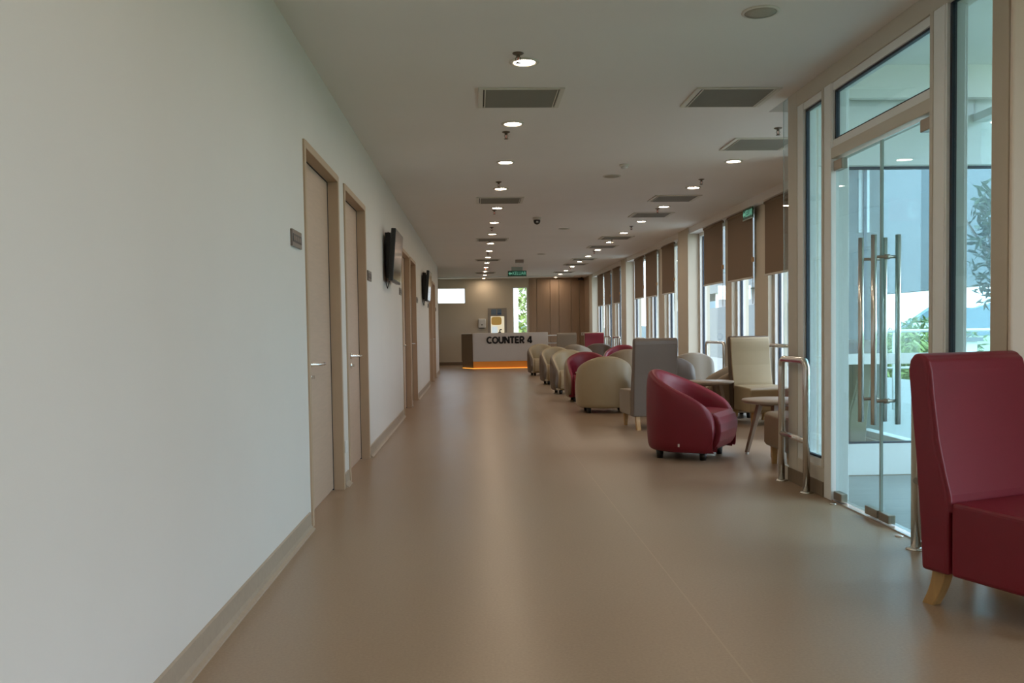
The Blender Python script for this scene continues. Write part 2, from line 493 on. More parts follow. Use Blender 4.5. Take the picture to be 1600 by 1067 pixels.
# ------------------------------------------------------------------ window wall on the right
wr = empty('wall_right', (3.8, 15, 0), kind='structure')
wr['label'] = 'row of beige piers and fins between the full-height windows'
BAYS = [8.77, 15.02, 21.28, 27.54]
def wall_piece(name, x0, y0, y1, mat='pier'):
    B(name, x0, XW + 0.12, y0, y1, 0, HC, mat, wr, bevel=0.004)
OPEN = []
for yp in BAYS:
    wall_piece('pier', 3.58, yp, yp + 0.72)
    if yp == 8.77:
        OPEN.append((5.95, yp))
        continue
    wall_piece('fin', 3.70, yp - 2.16, yp - 1.84)
    wall_piece('fin', 3.70, yp - 3.78, yp - 3.23)
    wall_piece('fin', 3.70, yp - 5.54, yp - 4.95)
    OPEN += [(yp - 1.84, yp), (yp - 3.23, yp - 2.16), (yp - 4.95, yp - 3.78)]
wall_piece('pier', 3.60, 28.26, YF)
B('sill', 3.72, XW + 0.10, YV + 0.1, YF, 0, 0.06, 'pier', wr)
tag(B('trim_pelmet', 3.60, XW + 0.12, 6.96, YF, 2.712, HC, 'ceiling'), kind='structure')
B('lintel', 3.77, XW + 0.12, YV, YF, 2.72, HC + 0.02, 'pier', wr)
for k, (a, b) in enumerate(OPEN):
    w = empty('window_%d' % (k + 1), (XW, (a + b) / 2, 0), kind='structure')
    w['label'] = 'full-height white framed window in the right wall, %s from the near end' % ORD[k]
    t = 0.06
    z0, z1 = 0.06, 2.72
    fr = MB().box(XW - 0.06, XW + 0.05, a, a + t, z0, z1).box(XW - 0.06, XW + 0.05, b - t, b, z0, z1)
    fr.box(XW - 0.06, XW + 0.05, a + t, b - t, z0, z0 + t).box(XW - 0.06, XW + 0.05, a + t, b - t, z1 - t, z1)
    fr.build('window_frame', M['whitemetal'], w, bevel=0.004, world=True)
    g = MB().box(XW - 0.015, XW + 0.015, a + t, a + t + 0.02, z0 + t, z1 - t).box(XW - 0.015, XW + 0.015, b - t - 0.02, b - t, z0 + t, z1 - t)
    g.build('gasket', M['navy'], w, world=True)
    B('pane', XW - 0.004, XW + 0.004, a + t, b - t, z0 + t, z1 - t, 'clearglass', w)

# roller blinds
def make_blind(y0, y1, zb, label):
    o = empty('roller_blind', (3.655, (y0 + y1) / 2, 2.69), 0, label, 'blind', 'brown roller blinds along the window wall')
    hw = (y1 - y0) / 2
    MB().box(-0.003, 0.003, -hw, hw, zb - 2.69, 0.0).build('blind_fabric', M['blind'], o)
    MB().lathe([(0.02, -hw), (0.02, hw)], 0, 0, 0, 14, axis='y').build('roller_tube', M['blind'], o)
    MB().box(-0.012, 0.008, -hw - 0.004, hw + 0.004, zb - 2.69 - 0.026, zb - 2.69).build('bottom_bar', M['blindbar'], o, bevel=0.004)
    cd = MB().tube([(-0.012, -hw - 0.03, 0.02), (-0.012, -hw - 0.03, -1.25)], 0.0035, 6).build('pull_cord', M['blindbar'], o)
    MB().box(-0.024, 0.0, -hw - 0.055, -hw - 0.015, -0.70, -0.64).build('cord_clip', M['legwood'], cd)
    return o
names = [('second bay of the window wall', 15.02), ('third bay of the window wall', 21.28), ('farthest bay of the window wall', 27.54)]
for bn, yp in names:
    make_blind(yp - 1.87, yp - 0.79, 1.815, 'brown roller blind half lowered, farthest of three in the %s' % bn)
    make_blind(yp - 3.31, yp - 2.14, 1.80, 'brown roller blind half lowered, middle of three in the %s' % bn)
    make_blind(yp - 4.90, yp - 3.81, 1.80, 'brown roller blind half lowered, nearest of three in the %s' % bn)

# ------------------------------------------------------------------ storefront with the glass double door
sf = empty('trim_storefront', (2.36, 5.2, 0), kind='structure')
sf['label'] = 'beige and white metal framework of the glazed entrance'
XG = 2.335
B('corner_post', XS, XS + 0.16, 6.35, 6.53, 0, HC, 'beigemetal', sf, 0.004)
B('header', XS, XS + 0.14, 3.90, 6.35, 2.70, HC, 'beigemetal', sf, 0.003)
B('jamb_post', XS, XS + 0.12, 5.735, 5.85, 0.0, 2.70, 'whitemetal', sf, 0.004)
B('jamb_trim', XS - 0.004, XS + 0.12, 5.852, 5.885, 0.2, 2.70, 'beigemetal', sf, 0.002)
B('mullion', XS, XS + 0.12, 4.335, 4.44, 0.0, 2.70, 'whitemetal', sf, 0.004)
B('mullion_trim', XS - 0.004, XS + 0.12, 4.44, 4.47, 0.0, 2.70, 'beigemetal', sf, 0.002)
B('transom_bar', XS, XS + 0.10, 4.47, 5.735, 2.215, 2.285, 'beigemetal', sf, 0.003)
B('kerb', XS + 0.004, XS + 0.15, 5.85, 6.53, 0.0, 0.195, 'beigemetal', sf, 0.006)
B('kerb_skirting', XS - 0.006, XS + 0.004, 5.86, 6.53, 0.0, 0.10, 'skirt_dark', sf, 0.002)

def glazed(n, y0, y1, z0, z1, lab, tf=0.11):
    w = empty('window_%d' % n, (XG, (y0 + y1) / 2, z0), kind='structure'); w['label'] = lab
    t = 0.05
    fr = MB().box(XS + 0.005, XS + 0.10, y1 - tf, y1, z0, z1).box(XS + 0.02, XS + 0.10, y0, y0 + 0.02, z0, z1)
    fr.box(XS + 0.01, XS + 0.10, y0 + 0.02, y1 - tf, z0, z0 + t).box(XS + 0.01, XS + 0.10, y0 + 0.02, y1 - tf, z1 - t, z1)
    fr.build('window_frame', M['whitemetal'], w, bevel=0.003, world=True)
    g = MB().box(XG - 0.012, XG + 0.012, y1 - tf - 0.018, y1 - tf, z0 + t, z1 - t)
    g.box(XG - 0.012, XG + 0.012, y0 + 0.02, y1 - tf - 0.018, z0 + t, z0 + t + 0.012).box(XG - 0.012, XG + 0.012, y0 + 0.02, y1 - tf - 0.018, z1 - t - 0.014, z1 - t)
    g.build('gasket', M['navy'], w, world=True)
    B('pane', XG - 0.005, XG + 0.005, y0 + 0.02, y1 - tf - 0.01, z0 + t, z1 - t, 'glass', w)
glazed(21, 5.885, 6.35, 0.195, 2.70, 'narrow sidelight on the far side of the glass entrance door')
glazed(22, 3.945, 4.335, 0.05, 2.76, 'sidelight between the entrance door and the beige column', 0.012)
glazed(23, 4.47, 5.735, 2.285, 2.70, 'glass transom light above the entrance door', 0.012)

dr = empty('door_7', (XG, 5.08, 0), kind='structure')
dr['label'] = 'frameless double glass entrance door with long steel pull handles'
for y0, y1, far in ((5.085, 5.725, True), (4.478, 5.078, False)):
    lf = B('glass_leaf', XG - 0.006, XG + 0.006, y0, y1, 0.02, 2.20, 'glass', dr)
    hy = 5.185 if far else 5.015
    L = dr.location
    for sx in (-0.075, 0.065):
        h = MB().tube([(sx, hy - L.y, 0.575), (sx, hy - L.y, 1.655)], 0.0165, 14)
        h.build('pull_handle', M['chrome'], lf)
    s = MB()
    for z in (0.71, 1.53):
        s.tube([(-0.075, hy - L.y, z), (0.065, hy - L.y, z)], 0.009, 10)
        s.lathe([(0.015, -0.014), (0.015, 0.014)], 0, hy - L.y, z, 12, axis='x')
    s.build('handle_standoff', M['darksteel'], lf)
    if far:
        pts = [(5.60, 5.725, 0.012, 0.065), (5.60, 5.725, 2.135, 2.20), (5.09, 5.255, 0.015, 0.065)]
    else:
        pts = [(4.48, 4.60, 0.012, 0.065), (4.48, 4.60, 2.135, 2.20), (4.945, 5.07, 0.015, 0.065)]
    for a, b, c, d in pts:
        MB().box(XG - 0.022, XG + 0.022, a, b, c, d).build('patch_fitting', M['darksteel'], lf, bevel=0.004, world=False)
    for ch in lf.children:
        if ch.name.startswith('patch_fitting'):
            for v in ch.data.vertices:
                v.co.x -= L.x; v.co.y -= L.y
    # guard rail dark edge strip of each leaf
    B('edge_seal', XG - 0.0075, XG + 0.0075, (y0 if far else y1 - 0.004), (y0 + 0.004 if far else y1), 0.02, 2.20, 'acrylic', lf)
    for o in lf.children:
        if o.name.startswith('edge_seal'):
            for v in o.data.vertices:
                v.co.x -= L.x; v.co.y -= L.y
B('door_threshold', XS + 0.005, XS + 0.09, 4.47, 5.735, 0.0, 0.008, 'chrome', dr)
for fy in (4.72, 5.62):
    MB().lathe([(0.022, 0), (0.022, 0.006)], XS - 0.03 - XG, fy - 5.08, 0, 14).build('floor_keep', M['chrome'], dr)

# wall that turns right beside the entrance, and unseen side windows added near the viewer for daylight
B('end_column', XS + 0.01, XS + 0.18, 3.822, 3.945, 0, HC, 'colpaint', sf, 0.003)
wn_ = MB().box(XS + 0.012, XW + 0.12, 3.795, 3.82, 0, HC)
tag(wn_.build('wall_entrance', M['entrancelit'], bevel=0.010), 'painted wall at the right edge beside the glazed entrance', kind='structure')  # face toward the viewer, painted brighter as if lit
wq = MB().box(XW - 0.05, XW + 0.12, YB, 3.80, 0, 0.1).box(XW - 0.05, XW + 0.12, YB, 3.80, 2.6, HC)
for yy, ye in ((YB, -4.4), (-3.1, -2.5), (-1.0, -0.4), (2.2, 3.8)):  # openings sized for the daylight they let in
    wq.box(XW - 0.2, XW + 0.12, yy, ye, 0.1, 2.6)
tag(wq.build('wall_near_right', M['pier']), kind='structure')
w = empty('window_24', (XW, -0.8, 0.1), kind='structure')
B('pane', XW + 0.03, XW + 0.038, YB, 3.80, 0.1, 2.6, 'clearglass', w)
B('baseboard_entrance', XS + 0.012, XW, 3.785, 3.795, 0, 0.1, 'skirt_dark')['kind'] = 'structure'

# thin glass fin fixed at the far end of the storefront
gf = empty('glass_fin_panel', (2.33, 6.62, 0), 0, 'slim upright glass panel edge beside the storefront corner post', 'glass panel')
B('fin_glass', XS + 0.01, XS + 0.02, 6.535, 6.66, 0.10, HC, 'clearglass', gf)
MB().tube([(XS + 0.015 - 2.33, 6.665 - 6.62, 0.10), (XS + 0.015 - 2.33, 6.665 - 6.62, HC)], 0.0022, 6).build('edge_rod', M['acrylic'], gf)
B('shoe', XS + 0.005, XS + 0.03, 6.535, 6.67, 0.0, 0.10, 'beigemetal', gf)

# ------------------------------------------------------------------ vestibule behind the glass door
vf = MB().box(XS + 0.05, 7.0, 3.95, YV, -0.2, -0.004).box(XW + 0.12, 9.0, YV, 40, -0.2, -0.02)
tag(vf.build('floor_vestibule', M['terrace']), 'blue-grey tiled floor outside the glass door', kind='structure')
vw = empty('wall_vestibule', (3.2, YV, 0), kind='structure')
vw['label'] = 'white framed glazed side wall of the entrance vestibule'
x0, x1 = XS + 0.16, 4.25
B('kerb', x0, x1, YV, YV + 0.1, 0, 0.24, 'outwhite', vw, 0.004)
B('upper_wall', x0, x1, YV, YV + 0.1, 2.335, 3.05, 'outwhite', vw)
B('head_bead', x0, x1, YV - 0.02, YV, 2.34, 2.38, 'outwhite', vw)
B('transom', x0, x1, YV, YV + 0.07, 0.845, 0.925, 'whitemetal', vw, 0.004)
B('gasket', x0, x1, YV + 0.01, YV + 0.05, 2.318, 2.335, 'navy', vw)
B('gasket', x0, x1, YV + 0.01, YV + 0.05, 0.24, 0.252, 'navy', vw)
for a, b in ((x0, 2.63), (2.69, 2.755), (x1 - 0.09, x1)):
    B('post', a, b, YV - 0.01, YV + 0.08, 0.24, 2.335, 'whitemetal', vw, 0.004)
B('pane', 2.63, x1 - 0.09, YV + 0.03, YV + 0.036, 0.925, 2.32, 'clearglass', vw)
B('pane', 2.63, x1 - 0.09, YV + 0.03, YV + 0.036, 0.25, 0.845, 'clearglass', vw)
vc = B('ceiling_vestibule', XS + 0.05, 4.6, 3.8, YV + 0.1, 3.05, 3.2, 'outwhite')
vc['kind'] = 'structure'

# ------------------------------------------------------------------ tub chairs
TUB_PROF = [(-0.385, .770), (-0.355, .758), (-0.30, .727), (-0.23, .697), (-0.14, .660), (0.0, .605), (0.10, .560), (0.18, .515), (0.24, .472), (0.285, .420), (0.310, .345), (0.316, .26), (0.298, .18), (0.262, .112)]
def tub_top(u):
    for (a, za), (b, zb) in zip(TUB_PROF[:9], TUB_PROF[1:10]):
        if u <= b:
            return za + (zb - za) * (u - a) / (b - a)
    return TUB_PROF[9][1]

def tub_shell(inner):
    """U-shaped shell; u forward, v sideways. inner=False gives the outside skin, True the inside lining."""
    RO = 0.385; T = 0.115
    path = []          # (u, v, nu, nv, ztop)
    half = []
    for i in range(0, 11):
        a = PI / 2 * i / 10
        u = -RO * math.cos(a); v = RO * math.sin(a)
        half.append((u, v, -math.cos(a), math.sin(a), tub_top(u)))
    for u, z in [(0.07, None), (0.13, None), (0.19, None), (0.24, None)]:
        half.append((u, RO - 0.05 * max(0, u) ** 1.0 * 0.6, 0, 1, tub_top(u)))
    for u, z in TUB_PROF[9:]:
        half.append((u, RO - 0.03 * u / 0.35 - 0.006, 0.0, 1, z))
    path = [(u, -v, nu, -nv, z) for (u, v, nu, nv, z) in reversed(half[1:])] + half
    rows = []
    zb = 0.075
    for u, v, nu, nv, z in path:
        H = z - zb; q = min(1.0, H / 0.30)
        P = lambda off, zz: (u - nu * off, v - nv * off, zz)
        if not inner:
            r = [P(0.030, zb), P(0.008, zb + 0.02 * q), P(0.0, zb + H * 0.25), P(-0.004, zb + H * 0.55), P(0.0, zb + H * 0.82), P(0.010, z - 0.028 * q), P(0.027, z - 0.008 * q), P(0.050, z)]
        else:
            r = [P(0.050, z), P(0.075, z - 0.004 * q), P(0.098, z - 0.022 * q), P(T, z - 0.06 * q), P(T + 0.008, zb + H * 0.55), P(T + 0.01, zb + H * 0.2), P(T + 0.008, zb)]
        rows.append(r)
    return rows

def make_tub(outer, inner):
    root = empty('tub_chair')
    o = MB().grid(tub_shell(False))
    o.build('outer_shell', M[outer], root, subsurf=1)
    # lining plus arm fronts
    n = MB()
    rows = tub_shell(True)
    n.grid(rows)
    ro = tub_shell(False)
    for k in (0, -1):
        n.grid([ro[k][:7], [rows[k][6 - j] for j in range(7)]])
    n.build('inner_lining', M[inner], root, subsurf=1)
    # seat cushion: rounded front
    prof = [(-0.27, 0.10), (0.25, 0.078), (0.30, 0.105), (0.338, 0.17), (0.356, 0.25), (0.356, 0.32), (0.335, 0.375), (0.29, 0.408), (0.10, 0.420), (-0.27, 0.40)]
    MB().prism(prof, 'y', -0.268, 0.268).build('seat_cushion', M[inner], root, bevel=0.022, seg=3)
    zz = 0.077
    ring = []
    for i in range(25):
        a = PI / 2 + PI * i / 24
        ring.append((0.345 * math.cos(a), 0.345 * math.sin(a)))
    ring += [(0.24, -0.335), (0.24, 0.335)]
    MB().prism(ring, 'z', 0.07, 0.085).build('base_board', M['black'], root)
    for fx in (-0.20, 0.19):
        for fy in (-0.235, 0.235):
            MB().lathe([(0.026, 0.0), (0.034, 0.072)], fx, fy, 0, 16).build('foot', M['black'], root)
    MB().box(0.02, 0.034, -0.395, -0.388, 0.125, 0.150).build('tag', M['white'], root)
    return root

PROTO = {}
def place(kind, key, maker, loc, rz, label, cat, group):
    if (kind, key) not in PROTO:
        o = maker(*key); PROTO[(kind, key)] = o
    else:
        o = copy_tree(PROTO[(kind, key)])
    o.location = (loc[0], loc[1], 0); o.rotation_euler = (0, 0, rz)
    return tag(o, label, cat, group)

def face(dx, dy):
    return math.atan2(dy, dx)
G = 'waiting area chairs'
tubs = [
    ('red', 'red', 1.895, 7.90, face(.85, -.53), 'dark red leather tub chair seen from the side beside the round table'),
    ('cream', 'cream', 1.75, 12.28, face(.02, 1), 'cream leather tub chair with its back to the viewer, nearest in the row'),
    ('tan', 'red', 1.77, 14.20, face(0, -1), 'tan tub chair with red inside, right behind the nearest cream one'),
    ('taupe', 'cream', 1.68, 15.90, face(.12, -1), 'cream tub chair with taupe outside, next behind the tan and red one'),
    ('taupe', 'cream', 1.69, 18.65, face(.12, -1), 'cream tub chair with taupe outside, second from the counter end'),
    ('taupe', 'cream', 1.64, 22.25, face(.12, -1), 'cream tub chair with taupe outside, farthest in the row by the counter'),
    ('taupe', 'taupe', 2.50, 11.75, face(.1, 1), 'grey taupe tub chair behind the tall taupe chair'),
    ('tan', 'tan', 3.22, 11.32, face(-1, .1), 'brown tan tub chair turned left behind the cream tall chair'),
    ('greige', 'greige', 3.18, 13.35, face(0, 1), 'pale greige tub chair nearest the pier with the guard rail behind'),
    ('tan', 'greige', 2.70, 16.05, face(.05, 1), 'tan tub chair seen from behind, left of the tall taupe chair'),
    ('greige', 'red', 3.18, 19.70, face(-.4, -1), 'pale greige tub chair with red inside near the windows'),
    ('taupe', 'taupe', 3.10, 22.70, face(.1, 1), 'grey taupe tub chair in front of the far red tall chair'),
    ('greige', 'taupe', 2.42, 21.50, face(.3, 1), 'greige tub chair in front of the far cream tall chair'),
]
for a, b, x, y, rz, lab in tubs:
    place('tub', (a, b), make_tub, (x, y), rz, lab, 'armchair', G)

# ------------------------------------------------------------------ high-back chairs
def make_high(shell, front_, W=0.56, D=0.64):
    root = empty('high_back_chair')
    hw = W / 2
    # u forward from the rear foot of the back, z up
    back = [(0.0, .15), (-0.012, .35), (-0.035, .62), (-0.062, .86), (-0.072, .96), (-0.064, 1.0), (-0.044, 1.026), (-0.02, 1.028)]
    front = [(0.004, 1.022), (0.020, 1.0), (0.026, .96), (0.040, .84), (0.064, .68), (0.094, .56), (0.120, .47), (0.128, .40), (0.128, .15)]
    MB().prism(back + front, 'y', -hw, hw).build('back_shell', M[shell], root, bevel=0.014, seg=3)
    out = [(u + (0.013 if z < 1.0 else 0.008), z - (0.004 if z > 1.0 else 0)) for u, z in front[1:8]]
    pad = [(0.0, 1.020)] + out + [(front[7][0] - 0.02, .40)] + [(u - 0.02, z - 0.006) for u, z in front[6:0:-1]]
    MB().prism(pad, 'y', -hw + 0.006, hw - 0.006).build('back_pad', M[front_], root, bevel=0.008, seg=3)
    seat = [(0.14, .15), (D - 0.02, .15), (D, .18), (D, .41), (D - 0.03, .435), (0.14, .445)]
    MB().prism(seat, 'y', -hw, hw).build('seat', M[front_], root, bevel=0.016, seg=3)
    for sy in (-1, 1):
        y = sy * (hw - 0.06)
        # curved rear leg
        rows = []
        for t in range(6):
            s = t / 5
            u = 0.055 - 0.055 * s ** 1.6; h = 0.032 - 0.006 * s; z = 0.152 * (1 - s)
            rows.append([(u - h, y - 0.024, z), (u + h, y - 0.024, z), (u + h, y + 0.024, z), (u - h, y + 0.024, z)])
        b = MB().grid(rows, closed=True)
        b.sm = [False] * len(b.sm)
        b._add(rows[-1], [(0, 1, 2, 3)])
        b.build('leg', M['legwood'], root, bevel=0.004)
        rows = []
        for t in range(2):
            h = 0.026 - 0.008 * t; z = 0.152 * (1 - t); u = D - 0.07
            rows.append([(u - h, y - h, z), (u + h, y - h, z), (u + h, y + h, z), (u - h, y + h, z)])
        b = MB().grid(rows, closed=True); b.sm = [False] * len(b.sm)
        b._add(rows[-1], [(0, 1, 2, 3)])
        b.build('leg', M['legwood'], root, bevel=0.004)
    return root

def high(shell, front, corner, f, W, label):
    """corner = floor point below the rear middle of the back; f = facing direction"""
    a = face(*f)
    return place('high', (shell, front, W), make_high, corner, a, label, 'chair', G)

# red chair in the foreground: rear left bottom corner known, facing right and toward the viewer
f = Vector((.37, -.93)).normalized()
side = Vector((.93, .37))
c0 = Vector((1.80, 3.555)) + side * 0.285
high('red', 'red', (c0.x, c0.y), f, 0.57, 'dark red leather high-back chair in the right foreground')
high('taupe', 'greige', (1.99, 9.95), (-.09, .99), 0.50, 'tall taupe chair seen from behind next to the red tub chair')
high('brown', 'cream', (3.31, 10.78), (.10, -1), 0.50, 'tall cream leather chair facing the viewer by the window wall')
high('tan', 'tan', (3.03, 7.12), (-1, .02), 0.53, 'tan chair half hidden by the steel rail and storefront post')
high('greige', 'greige', (2.55, 25.3), (.05, 1), 0.55, 'pale beige tall chair farthest away in front of the counter end')
high('cream', 'red', (3.30, 25.0), (-.05, -1), 0.55, 'red and cream tall chair farthest away near the windows')

# ------------------------------------------------------------------ round tables
def make_table():
    root = empty('round_table')
    MB().lathe([(0.02, .468), (0.275, .468), (0.296, .480), (0.30, .492), (0.296, .500), (0.02, .502)], 0, 0, 0, 40).build('table_top', M['tablewood'], root)
    MB().lathe([(0.14, .445), (0.14, .469)], 0, 0, 0, 24).build('under_plate', M['tableleg'], root)
    for k in range(4):
        a = PI / 4 + k * PI / 2
        rows = []
        for t in range(2):
            r = 0.14 + 0.115 * t; z = 0.468 * (1 - t) + 0.02 * t; h = 0.023 - 0.007 * t
            cx, cy = r * math.cos(a), r * math.sin(a)
            rows.append([(cx - h, cy - h, z), (cx + h, cy - h, z), (cx + h, cy + h, z), (cx - h, cy + h, z)])
        b = MB().grid(rows, closed=True); b.sm = [False] * len(b.sm)
        b._add(rows[-1], [(0, 1, 2, 3)])
        lg = b.build('leg', M['tableleg'], root, bevel=0.005)
        MB().lathe([(0.013, 0.0), (0.016, 0.006), (0.016, 0.022)], 0.255 * math.cos(a), 0.255 * math.sin(a), 0, 12).build('glide', M['white'], lg)
    return root
for x, y, rz, lab in ((2.64, 7.80, .35, 'round wooden side table beside the red tub chair'),
                      (2.765, 10.60, .1, 'round wooden side table in front of the brown tan tub chair'),
                      (2.55, 13.0, .2, 'round wooden side table behind the grey taupe tub chair'),
                      (1.76, 13.24, .3, 'round wooden side table between nearest cream tub and tan red tub chairs')):
    place('table', (), make_table, (x, y), rz, lab, 'table', 'round side tables')

# ------------------------------------------------------------------ steel guard rails
def make_rail(L=0.50, H=0.93):
    root = empty('guard_rail')
    r = 0.024; c = 0.06; h = L / 2
    pts = [(0, -h, 0.004), (0, -h, H - c - r)]
    for k in range(1, 7):
        a = PI / 2 * k / 6
        pts.append((0, -h + c - c * math.cos(a), H - r - c + c * math.sin(a)))
    pts += [(0, -p[1], p[2]) for p in reversed(pts)]
    MB().tube(pts, r, 14).build('hoop', M['chrome'], root)
    MB().tube([(0, -h + 0.01, 0.355), (0, h - 0.01, 0.355)], r * 0.9, 14).build('middle_bar', M['chrome'], root)
    for s in (-h, h):
        MB().lathe([(0.048, 0.0), (0.048, 0.005), (0.032, 0.012), (0.027, 0.014)], 0, s, 0, 20).build('floor_flange', M['chrome'], root)
    return root
rails = [(2.245, 6.27, 0.50, 'brushed steel guard rail hoop standing beside the sidelight of the glass door'),
         (2.22, 4.19, 0.50, 'brushed steel guard rail post partly hidden behind the red foreground chair')]
for yp, bn in ((15.02, 'second bay'), (21.28, 'third bay'), (27.54, 'farthest bay')):
    rails += [(3.645, yp - 1.45, 1.0, 'low steel guard rail at the farthest window of the %s' % bn),
              (3.645, yp - 2.75, 1.0, 'low steel guard rail at the middle window of the %s' % bn),
              (3.645, yp - 4.35, 1.0, 'low steel guard rail at the nearest window of the %s' % bn)]
for x, y, L, lab in rails:
    place('rail', (L,), make_rail, (x, y), 0, lab, 'guard rail', 'steel guard rails')

# ------------------------------------------------------------------ ceiling fittings
def make_downlight():
    root = empty('downlight')
    MB().lathe([(0.066, 0.0), (0.092, 0.0), (0.094, -0.003), (0.090, -0.008), (0.070, -0.010), (0.066, -0.006)], 0, 0, 0, 32, cap=False).build('trim_ring', M['ceilwhite'], root)
    MB().lathe([(0.0665, -0.0042), (0.0667, -0.0040)], 0, 0, 0, 18, smooth=False).build('lamp_disc', M['lamp'], root)
    return root
LY = [5.63 + 1.67 * k for k in range(15)]
LY = [-2.72, -1.05, 0.62, 2.29, 3.96] + LY  # five unseen lamps added near and behind the viewer for light
for k, y in enumerate(LY):
    place('lamp', (), make_downlight, (0.325 - 0.002 * max(0, y - 5.6), y), 0, ('round recessed downlight in the left ceiling row, %s counted from the viewer' % ORD[k - 5]) if k >= 5 else 'added unseen downlight above the viewer, %s behind the visible row' % ['fifth', 'fourth', 'third', 'second', 'first'][k], 'ceiling light', 'left row of downlights').location.z = HC
for k in range(13):
    y = 9.0 + 1.665 * k
    place('lamp', (), make_downlight, (2.615 - 0.002 * k, y), 0, 'round recessed downlight in the right ceiling row, %s counted from the viewer' % ORD[k], 'ceiling light', 'right row of downlights').location.z = HC

def make_vent():
    root = empty('ceiling_vent')
    w, d = 0.30, 0.265
    fr = MB()
    fr.box(-w, -w + 0.035, -d, d, -0.012, 0).box(w - 0.035, w, -d, d, -0.012, 0)
    fr.box(-w + 0.035, w - 0.035, -d, -d + 0.02, -0.012, 0).box(-w + 0.035, w - 0.035, d - 0.02, d, -0.012, 0)
    fr.build('vent_frame', M['ceilwhite'], root, bevel=0.003)
    for sx in (-1, 1):
        MB().box(sx * (w - 0.052), sx * (w - 0.045), -d + 0.022, d - 0.022, -0.014, -0.002).build('inner_bead', M['ceilwhite'], root)
    MB().box(-w + 0.03, w - 0.03, -d + 0.015, d - 0.015, -0.0035, -0.001).build('throat', M['ventdark'], root)
    s = MB()
    n = 22
    for k in range(n):
        y = -d + 0.03 + (2 * d - 0.06) * k / (n - 1)
        s._add([(-w + 0.052, y - 0.008, -0.003), (w - 0.052, y - 0.008, -0.003), (w - 0.052, y + 0.007, -0.011), (-w + 0.052, y + 0.007, -0.011),
                (-w + 0.052, y - 0.008, -0.0045), (w - 0.052, y - 0.008, -0.0045), (w - 0.052, y + 0.007, -0.0125), (-w + 0.052, y + 0.007, -0.0125)],
               [(0, 1, 2, 3), (4, 5, 6, 7), (0, 1, 5, 4), (2, 3, 7, 6)])
    so = s.build('louvres', M['vent'], root); so['kind'] = 'stuff'
    return root
lv = [(0.34, 6.49), (0.33, 11.58), (0.32, 16.60), (0.30, 21.44), (0.29, 26.23)]
for k, (x, y) in enumerate(lv):
    place('vent', (), make_vent, (x, y), 0, 'rectangular grey louvred air vent in the left ceiling row, %s' % ('nearest to the viewer' if k == 0 else ORD[k] + ' from the viewer'), 'air vent', 'ceiling air vents').location.z = HC
rv = [(1.86, 6.50), (2.61, 8.16), (2.58, 11.54), (2.60, 13.19), (2.60, 16.50), (2.60, 18.28), (2.60, 21.5), (2.60, 23.2), (2.60, 26.4)]
for k, (x, y) in enumerate(rv):
    place('vent', (), make_vent, (x, y), 0, ('grey louvred air vent next to the storefront header' if k == 0 else 'grey louvred air vent in the right ceiling row, %s from the storefront' % ('first' if k == 1 else ORD[k - 1])), 'air vent', 'ceiling air vents').location.z = HC

def make_sprinkler():
    root = empty('sprinkler')
    MB().lathe([(0.034, 0), (0.034, -0.004), (0.018, -0.012), (0.014, -0.012)], 0, 0, 0, 20).build('escutcheon', M['brass'], root)
    b = MB().lathe([(0.011, -0.010), (0.011, -0.024), (0.007, -0.026)], 0, 0, 0, 12)
    for s in (-1, 1):
        b.tube([(s * 0.010, 0, -0.022), (s * 0.016, 0, -0.036), (s * 0.004, 0, -0.056)], 0.0028, 6)
    b.build('yoke', M['brass'], root)
    MB().tube([(0, 0, -0.025), (0, 0, -0.052)], 0.003, 8).build('glass_bulb', M['redbulb'], root)
    MB().lathe([(0.018, -0.057), (0.018, -0.060), (0.004, -0.062)], 0, 0, 0, 16).build('deflector', M['brass'], root)
    return root
for k, y in enumerate((5.46, 7.61, 10.16, 12.54, 14.63, 16.95, 19.35, 21.75, 24.1)):
    place('spr', (), make_sprinkler, (0.278, y), 0, 'small bronze fire sprinkler in the left ceiling row, %s from the viewer' % ORD[k], 'sprinkler', 'fire sprinklers').location.z = HC
for k, y in enumerate((7.52, 10.09, 12.54, 14.66, 16.78, 19.3, 21.7, 24.2)):
    place('spr', (), make_sprinkler, (2.565, y), 0, 'small bronze fire sprinkler in the right ceiling row, %s from the viewer' % ORD[k], 'sprinkler', 'fire sprinklers').location.z = HC

def make_speaker():
    root = empty('ceiling_speaker')
    MB().lathe([(0.082, 0), (0.098, 0), (0.100, -0.004), (0.094, -0.009), (0.084, -0.008)], 0, 0, 0, 36, cap=False).build('rim', M['ceilwhite'], root)
    MB().lathe([(0.001, -0.010), (0.05, -0.009), (0.084, -0.006), (0.084, -0.001)], 0, 0, 0, 36).build('grille', M['speaker'], root)
    return root
for k, y in enumerate((4.755, 9.83, 14.92, 19.9)):
    place('spk', (), make_speaker, (1.53 - 0.02 * k, y), 0, 'round ceiling loudspeaker, %s from the viewer' % ORD[k], 'speaker', 'ceiling loudspeakers').location.z = HC

sd = empty('smoke_detector', (1.535, 9.15, HC), 0, 'small white smoke detector near the second ceiling loudspeaker', 'smoke detector')
MB().lathe([(0.05, 0), (0.05, -0.014), (0.042, -0.018)], 0, 0, 0, 24).build('mount_base', M['ceilwhite'], sd)
MB().lathe([(0.036, -0.018), (0.036, -0.034), (0.02, -0.044), (0.002, -0.046)], 0, 0, 0, 24).build('sensor_dome', M['white'], sd)

